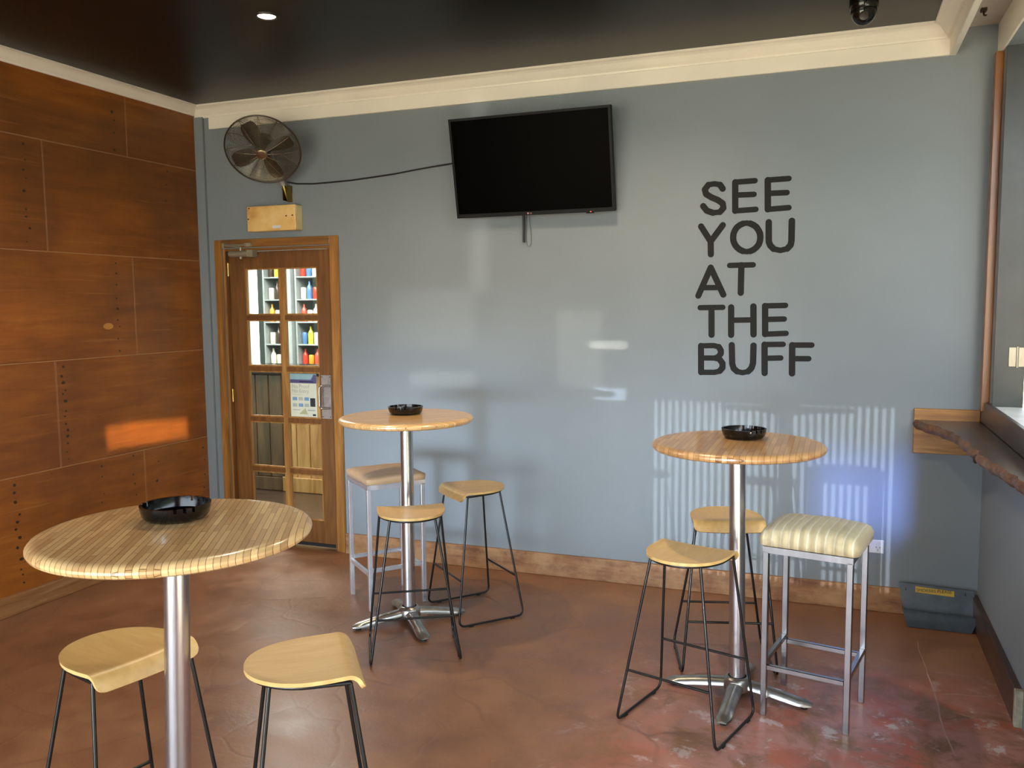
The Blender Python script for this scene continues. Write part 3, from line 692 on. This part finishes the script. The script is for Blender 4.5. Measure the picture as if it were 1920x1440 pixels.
# flex hanging below
b = bmesh.new(); tube(b, [(1.285, -.035, 2.30), (1.285, -.03, 2.17), (1.283, -.02, 2.09), (1.279, -.012, 2.01)], .007, 8)
tag(obj('hanging_cable', b, M_BLACKCABLE, None, 60), 'short thick black cable hanging down below the television', 'cable')
b = bmesh.new(); tube(b, [(1.30, -.02, 2.22), (1.293, -.01, 2.10), (1.292, -.006, 2.02), (1.300, -.006, 1.99), (1.312, -.006, 1.985), (1.322, -.006, 2.0), (1.324, -.006, 2.05), (1.316, -.01, 2.12), (1.312, -.02, 2.22)], .0017, 6)
tag(obj('thin_grey_loop', b, plain('loop_grey', (96, 104, 108), .5), None, 60), 'thin grey loop below the television beside the thick cable', 'cable')  # thin grey loop close to the wall
b = bmesh.new(); tube(b, fillet([(-.36, -.03, 2.455), (-.302, -.009, 2.443), (-.17, -.009, 2.436), (-.038, -.009, 2.438), (.12, -.009, 2.442), (.275, -.009, 2.452), (.43, -.009, 2.463), (.576, -.009, 2.479), (.72, -.009, 2.492), (.829, -.012, 2.50), (.95, -.03, 2.505)], .1, 4), .005, 8)
tag(obj('power_cable', b, M_BLACKCABLE, None, 60), 'long black cable strung along the wall from fan to television', 'cable')

# ------------------------------------------------------------------ wall fan
fan = thing('wall_fan', 'bronze wire-caged wall fan above the door, tilted down', 'fan', (-.362, 0, 2.38))
nrm = Vector((.344, -.69, -.632)).normalized(); fc = Vector((-.34, -.3, 2.616))
ax = Vector((0, 0, 1)).cross(nrm).normalized(); ay = nrm.cross(ax)
FM = Matrix.Translation(fc-Vector(fan.location)) @ Matrix((ax, ay, nrm)).transposed().to_4x4()
RF = .23
def cage(sign, depth, hub):
    b = bmesh.new(); nr = 27
    prof = lambda t: (hub+(RF-hub)*t, sign*depth*(1-t**2.4))
    for k in range(nr):
        r, z = prof(k/(nr-1)*.985); tube(b, [(r*cos(2*pi*j/44), r*sin(2*pi*j/44), z) for j in range(44)], .0010, 4, closed=True)
    for j in range(12):
        a = 2*pi*j/12
        tube(b, [(prof(t/7)[0]*cos(a), prof(t/7)[0]*sin(a), prof(t/7)[1]-sign*.002) for t in range(8)], .0017, 5)
    return b
obj('front_cage', cage(1, .055, .034), M_FAN, fan, 60, M=FM); obj('rear_cage', cage(-1, .06, .06), M_FAN, fan, 60, M=FM)
b = bmesh.new(); tube(b, [(RF*cos(2*pi*j/56), RF*sin(2*pi*j/56), 0) for j in range(56)], .0055, 8, closed=True); obj('rim', b, plain('dark_bronze_rim', (86, 74, 62), .35, .7), fan, 60, M=FM)
b = bmesh.new(); lathe(b, [(0, .062), (.026, .062), (.034, .058), (.036, .05), (.034, .046), (0, .046)], 24); obj('cage_badge', b, M_FAN, fan, 50, M=FM)
b = bmesh.new(); lathe(b, [(0, .03), (.02, .03), (.03, .02), (.032, -.01), (0, -.01)], 20); obj('blade_hub', b, M_BLADE, fan, 50, M=FM)
for k in range(4):
    b = bmesh.new(); nb = 8; g = []
    for i in range(nb+1):
        t = i/nb; r = .025+.175*t; wd = .022+.030*math.sin(min(1, t*1.25)*pi*.62); wd *= 1 if t < .85 else 1-(t-.85)*2.2
        tw = radians(28-14*t)
        g.append([b.verts.new((r, u*wd*cos(tw), .008+u*wd*sin(tw)*.8+.004*(1-u*u))) for u in (-1, -.33, .33, 1)])
    for A, B in zip(g, g[1:]):
        for j in range(3): b.faces.new((A[j], A[j+1], B[j+1], B[j]))
    bmesh.ops.solidify(b, geom=b.faces[:], thickness=.0015)
    obj('blade', b, M_BLADE, fan, 60, M=FM @ Matrix.Rotation(radians(22+90*k), 4, 'Z'))
b = bmesh.new(); lathe(b, [(0, -.02), (.04, -.022), (.056, -.04), (.058, -.11), (.045, -.135), (0, -.14)], 24); obj('motor_housing', b, plain('dark_motor', (44, 42, 40), .35, .4), fan, 50, M=FM)
mc = FM @ Vector((0, 0, -.115))
b = bmesh.new(); p0 = Vector((mc.x, mc.y, mc.z)); p1 = Vector((-.012, -.05, .055))
tube(b, [p0, p0*.45+p1*.55+Vector((0, -.015, 0)), p1], .017, 12, rr=[.020, .018, .015]); obj('arm', b, M_PALE, fan, 50)
b = bmesh.new(); box(b, -.022, .022, -.004, 0, -.052, .055); bmesh.ops.bevel(b, geom=b.edges[:], offset=.003, segments=1, affect='EDGES')
box(b, -.020, -.015, -.055, 0, -.045, .05); box(b, .012, .017, -.055, 0, -.045, .05); tube(b, [(-.03, -.045, .03), (.025, -.045, .03)], .006, 8)
tube(b, [p1, Vector((-.002, -.04, -.01)), Vector((0, -.01, -.04))], .011, 10)
obj('wall_bracket', b, M_GOLDB, fan, 40)

# ------------------------------------------------------------------ box above the door
eb = thing('emergency_light_box', 'yellowed rectangular light box above the door', 'light box', (-.46, 0, 2.222))
obj('housing', bbox_bm(-.188, .19, -.066, 0, -.08, .08, .004, 2), M_YBOX2, eb)
obj('face_panel', bbox_bm(-.19, .19, -.08, -.066, -.082, .082, .005, 2), M_YBOX, eb)
obj('label', bbox_bm(.01, .075, -.0808, -.08, -.066, -.048), M_PWHITE, eb)
b = bmesh.new()
for x, z in ((-.178, 0), (.168, .012), (-.17, .07), (.12, .01)): tube(b, [(x, -.079, z), (x, -.083, z)], .005, 8)
obj('screws', b, M_STAIN, eb)

# ------------------------------------------------------------------ ceiling fittings
def downlight(loc, label):
    d = thing('downlight', label, 'downlight', loc)
    b = bmesh.new(); lathe(b, [(.040, -.001), (.046, -.006), (.058, -.005), (.060, 0), (.040, 0)], 32); obj('trim_ring', b, plain('black_trim_ring', (34, 30, 26), .4), d, 40)
    b = bmesh.new(); lathe(b, [(0, -.004), (.036, -.003), (.041, -.001), (0, -.001)], 28); obj('lamp_face', b, M_LAMP, d, 40)
downlight((.497, -1.36, 3.0), 'round lit downlight in the black ceiling left of the television')
downlight((1.98, -1.10, 3.0), 'round lit downlight in the black ceiling just above the top edge of the view')
cd = thing('dome_camera', 'black dome camera hanging from the black ceiling near the white beam', 'camera', (3.107, -.56, 3.0))
b = bmesh.new(); lathe(b, [(0, 0), (.058, 0), (.062, -.01), (.062, -.05), (.056, -.058), (0, -.058)], 32); obj('mount', b, M_BLACKPL, cd, 40)
b = bmesh.new(); lathe(b, [(.056, -.056)]+[(.056*cos(t*pi/20), -.058-.066*sin(t*pi/20)) for t in range(10)]+[(0, -.124)], 32); obj('dome', b, M_DOME, cd, 50)
b = bmesh.new(); lathe(b, [(.018, 0), (.021, .004), (.018, .008), (.012, .006), (0, .005)], 20)
dv = Vector((0.0, -.80, -.60)).normalized(); obj('lens_ring', b, M_DKRING, cd, 40, M=Matrix.Translation(Vector((0, 0, -.060))+dv*.054) @ dv.to_track_quat('Z', 'Y').to_matrix().to_4x4())
b = bmesh.new(); box(b, -.012, .012, -.02, .02, -.012, 0); tube(b, fillet([(0, 0, -.01), (0, -.005, -.03), (.008, -.02, -.035)], .01), .004, 8)
tag(obj('cable_clip', b, M_STAIN, None, loc=(3.622, -.27, 2.972)), 'small dark clip on the pale recess ceiling beside the beam', 'clip')

# ------------------------------------------------------------------ power outlet
po2 = thing('power_outlet', 'white double power outlet low on the back wall', 'outlet', (3.232, 0, .349))
obj('cover_plate', bbox_bm(-.0575, .0575, -.009, 0, -.036, .036, .003, 2), M_OUTLET, po2)
for sx in (-.028, .028):
    b = bmesh.new()
    for dx, ang in ((-.009, .5), (.009, -.5), (0, 0)):
        z = -.004 if dx else -.018
        c, s = cos(ang), sin(ang); pts = [(-.0013, -.005), (.0013, -.005), (.0013, .005), (-.0013, .005)]
        quad_prism(b, [(sx+dx+a*c-e*s, z+a*s+e*c) for a, e in pts], -.0095, -.009, lambda a, e, h: (a, h, e))
    obj('socket_slots', b, M_DKHOLE, po2)
    obj('switch', bbox_bm(sx-.006, sx+.006, -.012, -.009, .012, .026, .001, 1), M_OUTLET, po2)

# ------------------------------------------------------------------ cigarette bin in the corner
bn = thing('smokers_bin', 'dark grey metal cigarette bin with yellow sticker on the floor in the right corner', 'bin', (3.54, -.10, .0))
def sh(pts, y_of, th, m, nm):
    b = bmesh.new(); quad_prism(b, pts, 0, th, lambda a, c, h: (a, y_of(c)+h, c)); return obj(nm, b, m, bn)
lean = lambda z: -.012+.06*z/.18
sh([(-.140, 0), (.150, 0), (.178, .08), (.174, .172), (-.176, .182), (-.160, .08)], lean, .004, M_BIN, 'back_plate')
b = bmesh.new(); fr = [(-.142, -.105, .002), (.150, -.105, .002), (.180, -.075, .074), (-.164, -.075, .080)]
bk = [(-.145, -.012, .004), (.150, -.012, .004), (.180, .015, .080), (-.163, .015, .084)]
A = [b.verts.new(v) for v in fr]; B = [b.verts.new(v) for v in bk]
b.faces.new(A); b.faces.new((A[0], A[1], B[1], B[0])); b.faces.new((A[0], B[0], B[3], A[3])); b.faces.new((A[1], A[2], B[2], B[1]))
bmesh.ops.solidify(b, geom=b.faces[:], thickness=.003)
obj('trough', b, M_BIN, bn)
st = sh([(-.098, .142), (.082, .136), (.082, .163), (-.098, .170)], lambda z: lean(z)-.0025, .0015, M_STICK, 'sticker')
tm = text_mesh('sticker_print', 'SMOKERS PLEASE', .0215, M_DARKTXT, bn, Matrix.Translation((-.094, lean(.147)-.0035, .1465)) @ Matrix.Rotation(-.03, 4, 'Y') @ Matrix.Rotation(pi/2-.32, 4, 'X'))
for x in (-.143, .133):
    b = bmesh.new(); z0 = .150
    quad_prism(b, [(x+.004*cos(t*pi/5), z0+.004*sin(t*pi/5)) for t in range(10)], 0, .0006, lambda a, c, h: (a, lean(c)-.0012+h, c)); quad_prism(b, [(x-.0015, z0), (x+.0015, z0), (x+.0015, z0+.012), (x-.0015, z0+.012)], 0, .0006, lambda a, c, h: (a, lean(c)-.0012+h, c))
    obj('keyhole', b, M_DKHOLE, bn)

# ------------------------------------------------------------------ bar tables
def table(loc, off, top_rot, base_rot, label, mtop):
    t = thing('bar_table', label, 'table', loc, 0, 'round bar tables with strip-patterned tops')
    b = bmesh.new(); R = .345
    prof = [(0, 1.078), (.30, 1.078), (.318, 1.0785), (.330, 1.077), (.339, 1.073), (.3445, 1.066), (.3450, 1.060), (.341, 1.052), (.333, 1.047), (.322, 1.045), (.28, 1.045), (0, 1.045)]
    lathe(b, prof, 72); top = obj('table_top', b, mtop, t, 30); top.location = (off[0], off[1], 0); top.rotation_euler = (0, 0, top_rot)
    b = bmesh.new(); lathe(b, [(.13, 1.045), (.13, 1.040), (.05, 1.030), (.036, 1.02)], 28); o = obj('top_plate', b, plain('dark_mount', (52, 52, 54), .4, .7), t, 40); o.location = (off[0], off[1], 0)
    b = bmesh.new(); z0, z1 = .07, 1.045
    rings = [[b.verts.new((.0325*cos(2*pi*k/32)+off[0]*(z/1.045), .0325*sin(2*pi*k/32)+off[1]*(z/1.045), z)) for k in range(32)] for z in (z0, z1)]
    for k in range(32): b.faces.new((rings[0][k], rings[0][(k+1) % 32], rings[1][(k+1) % 32], rings[1][k]))
    obj('pole', b, M_POLE, t, 60)
    # centre boss
    b = bmesh.new(); lathe(b, [(0, .035), (.055, .035), (.060, .05), (.056, .075), (.046, .088), (.038, .09), (.038, .083)], 32); obj('base_boss', b, M_ALU, t, 40)
    for k in range(4):
        b = bmesh.new(); g = []
        for i in range(11):
            s = i/10; r = .035+.265*s; wd = (.034-.004*math.sin(s*pi)) if s < .9 else .030; wd = wd*(1 if i < 10 else .6)
            zt = .078-.046*s**1.25; zb = .050-.033*min(1, s*1.3); 
            if i == 10: zt -= .006
            sec = [(-wd, zb), (-wd*.95, zb+(zt-zb)*.45), (-wd*.55, zt-.004), (0, zt), (wd*.55, zt-.004), (wd*.95, zb+(zt-zb)*.45), (wd, zb)]
            g.append([b.verts.new((r, a, z)) for a, z in sec])
        for A, B in zip(g, g[1:]):
            for j in range(7): b.faces.new((A[j], A[(j+1) % 7], B[(j+1) % 7], B[j]))
        b.faces.new(g[0]); b.faces.new(g[-1])
        a = obj('foot_arm', b, M_ALU, t, 45); a.rotation_euler = (0, 0, base_rot+k*pi/2)
        b = bmesh.new(); lathe(b, [(0, 0), (.014, 0), (.015, .004), (.012, .02), (0, .02)], 14, .268, 0); p = obj('levelling_foot', b, M_RUBBER, a, 40)
    return t
table((1.405, -3.125, 0), (.035, .013), radians(119.5), radians(6), 'nearest round bar table with strip-patterned top, at lower left', M_TOP_L)
table((.983, -.985, 0), (-.016, .04), radians(40), radians(42.5), 'round bar table with pale strip-patterned top in front of the door', M_TOP_M)
table((2.675, -1.275, 0), (-.013, -.008), radians(90), radians(-4.9), 'round bar table below the wall lettering, on the right', M_TOP_R)

# ------------------------------------------------------------------ ashtrays
def ashtray(loc, rz, label):
    t = thing('ashtray', label, 'ashtray', loc, rz, 'black ashtrays on the bar tables')
    b = bmesh.new(); n = 72; ro, ri = .092, .0835
    notch = {0, 3, 6}
    def ring(r, z): return [b.verts.new((r*cos(2*pi*k/n), r*sin(2*pi*k/n), z)) for k in range(n)]
    ZN, ZT_ = .029, .041
    L = [ring(.068, 0), ring(.078, .003), ring(.086, .012), ring(.0905, ZN)]; I = [ring(.0825, ZN), ring(.078, .014), ring(.066, .006)]
    for A, B in list(zip(L, L[1:]))+list(zip(I, I[1:])):
        for k in range(n): b.faces.new((A[k], A[(k+1) % n], B[(k+1) % n], B[k]))
    b.faces.new(L[0][::-1]); b.faces.new(I[-1])
    o1, i1, o2, i2 = L[-1], I[0], ring(ro, ZT_), ring(ri, ZT_)
    solid = [k % 24 not in notch for k in range(n)]
    for k in range(n):
        q = (k+1) % n
        if solid[k]:
            b.faces.new((o1[k], o1[q], o2[q], o2[k])); b.faces.new((i1[k], i2[k], i2[q], i1[q])); b.faces.new((o2[k], o2[q], i2[q], i2[k]))
        else: b.faces.new((o1[k], o1[q], i1[q], i1[k]))
        if solid[k] != solid[k-1]: b.faces.new((o1[k], o2[k], i2[k], i1[k]))
    bmesh.ops.delete(b, geom=[v for v in b.verts if not v.link_faces], context='VERTS')
    obj('bowl', b, M_BLACKPL, t, 35)
ashtray((1.372, -3.035, 1.0782), 1.2, 'black notched plastic ashtray on the nearest table')
ashtray((.925, -.872, 1.0782), .4, 'black notched plastic ashtray on the table in front of the door')
ashtray((2.675, -1.165, 1.0782), .9, 'black notched plastic ashtray on the table below the lettering')

# ------------------------------------------------------------------ wire-framed stools
def seat_mesh():
    b = bmesh.new(); path = []
    for i in range(15):
        th = (pi/2)*i/14; u = max(0, cos(th))**(2/2.25); y = .03-.198*u; path.append((y, .682-.006*sin(pi*min(1, (y+.168)/.30)), 0))
    for y in (.052, .074, .095): path.append((y, .682-.006*sin(pi*min(1, (y+.168)/.30)), 0))
    yc, zc = .095, path[-1][1]; rr = .040
    for i in range(1, 9):
        a = radians(62)*i/8; path.append((yc+rr*sin(a), zc-rr+rr*cos(a), a))
    e = path[-1]; 
    for i in range(1, 7): path.append((e[0]+.0042*i*cos(e[2]), e[1]-.0042*i*sin(e[2]), e[2]))
    m = len(path); half = []
    arc = [0]
    for p, q in zip(path, path[1:]): arc.append(arc[-1]+math.hypot(q[0]-p[0], q[1]-p[1]))
    for i, (y, z, a) in enumerate(path):
        if y < .0299: u = (.03-y)/.198; h = .160*max(0, 1-u**2.25)**(1/2.1)
        else: h = .160-.003*((arc[i]-.2)/.1)
        d = arc[-1]-arc[i]
        if d < .025: h -= .025-math.sqrt(max(0, .025**2-(.025-d)**2))
        half.append(max(h, .012))
    nu = 15; T, Bt = [], []
    for (y, z, a), h in zip(path, half):
        T.append([b.verts.new((h*u, y, z+.005*(h*u/.16)**2)) for u in [(-1+2*k/(nu-1)) for k in range(nu)]])
        ny, nz = sin(a), cos(a)
        Bt.append([b.verts.new((h*u*.985, y-ny*.012, z+.005*(h*u/.16)**2-nz*.012)) for u in [(-1+2*k/(nu-1)) for k in range(nu)]])
    for i in range(m-1):
        for k in range(nu-1):
            b.faces.new((T[i][k], T[i][k+1], T[i+1][k+1], T[i+1][k])); b.faces.new((Bt[i][k], Bt[i+1][k], Bt[i+1][k+1], Bt[i][k+1]))
        for k in (0, nu-1): b.faces.new((T[i][k], T[i+1][k], Bt[i+1][k], Bt[i][k]))
    for i in (0, m-1):
        for k in range(nu-1): b.faces.new((T[i][k], T[i][k+1], Bt[i][k+1], Bt[i][k]))
    return b
def wire_stool(label):
    t = thing('bar_stool', label, 'stool', (0, 0, 0), 0, 'stools with pale plywood seats on black wire frames')
    obj('seat', seat_mesh(), M_SEAT, t, 50)
    ts, ta, fs, fa = (.146, .100, .660), (.104, -.105, .660), (.207, .188, .0085), (.207, -.188, .0085)
    for s in (-1, 1):
        g = lambda p: (p[0]*s, p[1], p[2])
        b = bmesh.new(); tube(b, fillet([g(ts), g(fs), g(fa), g(ta)], .035, 6), .0058, 8); o = obj('sled_leg', b, M_BLACKROD, t, 60)
        b = bmesh.new()
        for y in (-.12, .12): box(b, s*.207-.007, s*.207+.007, y-.012, y+.012, .0, .006)
        obj('floor_glide', b, M_RUBBER, o)
    b = bmesh.new(); arcp = []
    for k in range(25):
        a = pi*k/24; arcp.append((.148*cos(a), .03-.182*sin(a)**.9, .663))
    arcp = [(.146, .100, .660)]+arcp+[(-.146, .100, .660)]
    tube(b, arcp, .0058, 8); obj('seat_rod', b, M_BLACKROD, t, 60)
    b = bmesh.new(); tube(b, [(.146, .100, .660), (-.146, .100, .660)], .005, 8); obj('seat_rod', b, M_BLACKROD, t, 60)
    for (tp, ft, z) in ((ts, fs, .235), (ta, fa, .215)):
        k = (z-ft[2])/(tp[2]-ft[2]); x = ft[0]+(tp[0]-ft[0])*k; y = ft[1]+(tp[1]-ft[1])*k
        b = bmesh.new(); tube(b, [(-x, y, z), (x, y, z)], .0055, 8); obj('footrest', b, M_BLACKROD, t, 60)
    return t
s0 = wire_stool('wire-framed stool left of the nearest table pole, its bent front edge facing the camera')
s0.location = (1.150, -3.03, 0); s0.rotation_euler = (0, 0, radians(-103))
dup(s0, (1.692, -2.912, 0), radians(-52), 'wire-framed stool right of the nearest table pole, curved side to the left')
dup(s0, (1.170, -1.297, 0), radians(30.7), 'wire-framed stool directly in front of the pole of the table by the door')
dup(s0, (1.235, -.711, 0), radians(138.7), 'wire-framed stool right of the table by the door, nearest the back wall')
dup(s0, (2.506, -1.547, 0), radians(-16.3), 'wire-framed stool front left of the table below the lettering')
dup(s0, (2.575, -.918, 0), radians(-164.3), 'wire-framed stool behind the pole of the table below the lettering')

# ------------------------------------------------------------------ cushioned stools
def cushion_stool(loc, rz, mat, label, puff, mc):
    t = thing('bar_stool', label, 'stool', loc, rz, 'square-framed stools with padded seats')
    X, Y, q = .157, .155, .0115
    for sx in (-1, 1):
        for sy in (-1, 1):
            obj('leg', bbox_bm(sx*X-q, sx*X+q, sy*Y-q, sy*Y+q, 0, .672, .002, 1), mc, t)
    b = bmesh.new()
    for s in (-1, 1): box(b, -X-q, X+q, s*Y-q, s*Y+q, .665, .690); box(b, s*X-q, s*X+q, -Y+q, Y-q, .665, .690)
    obj('seat_frame', b, mc, t)
    for s in (-1, 1):
        obj('footrest', bbox_bm(-X+q, X-q, s*Y-.010, s*Y+.010, .19, .21, .002, 1), mc, t); obj('footrest', bbox_bm(s*X-.010, s*X+.010, -Y+q, Y-q, .21, .23, .002, 1), mc, t)
    obj('seat_board', bbox_bm(-X+.005, X-.005, -Y+.005, Y-.005, .690, .697), M_STAIN, t)
    b = bmesh.new(); nx, ny = 30, 20; hx, hy = X+q+.021, Y+q+.006; T, B = [], []
    for i in range(nx+1):
        rt_, rb = [], []
        for j in range(ny+1):
            u, v = -1+2*i/nx, -1+2*j/ny
            f = (1-abs(u)**5)**(1/2.6)*(1-abs(v)**5)**(1/2.6) if abs(u) < 1 and abs(v) < 1 else 0
            x, y = hx*u, hy*v
            rc = .03
            if abs(x) > hx-rc and abs(y) > hy-rc:
                dx, dy = abs(x)-hx+rc, abs(y)-hy+rc; l = math.hypot(dx, dy); mm = max(dx, dy)
                if l > 0: x = math.copysign(hx-rc+dx*mm/l, x); y = math.copysign(hy-rc+dy*mm/l, y)
            rib = .0016*abs(sin(u*17+1.4*sin(v*2)))
            wr = .0018*sin(u*7+v*5)*sin(v*6)
            z = .722+puff*f*(1-.12*(u*u+v*v))+rib*f+wr*f
            rt_.append(b.verts.new((x, y, z))); rb.append(b.verts.new((x*.985, y*.98, .694-.004*f)))
        T.append(rt_); B.append(rb)
    for i in range(nx):
        for j in range(ny):
            b.faces.new((T[i][j], T[i+1][j], T[i+1][j+1], T[i][j+1])); b.faces.new((B[i][j], B[i][j+1], B[i+1][j+1], B[i+1][j]))
    for i in range(nx):
        for j in (0, ny): b.faces.new((T[i][j], T[i+1][j], B[i+1][j], B[i][j]))
    for j in range(ny):
        for i in (0, nx): b.faces.new((T[i][j], T[i][j+1], B[i][j+1], B[i][j]))
    obj('cushion', b, mat, t, 75)
    return t
cushion_stool((2.976, -1.282, 0), radians(-11.3), M_CUSH_C, 'chrome square-framed stool with ribbed cream padded seat', .052, M_CHROME)
cushion_stool((.694, -.692, 0), radians(-40.4), M_CUSH_T, 'chrome square-framed stool with flat tan seat beside the door', .016, M_CHROME_LIT)

# added slats outside the open front, cutting the lamp beam into stripes
scr = thing('stripe_slats', 'added grey slats behind the viewer that cast the light stripes on the wall', 'screen', (2.11, -6.75, -.13))
for k in range(36): obj('slat', bbox_bm(-.71+.040*k, -.71+.040*k+.019, -.004, .004, .13, 1.22), M_DKGREY, scr)
for z in (.13, 1.22): obj('rail', bbox_bm(-.73, .73, -.01, .01, z-.02, z+.02, .003, 1), M_DKGREY, scr)
for x in (-.74, .72): obj('post', bbox_bm(x, x+.02, -.015, .015, 0, 1.26), M_DKGREY, scr)
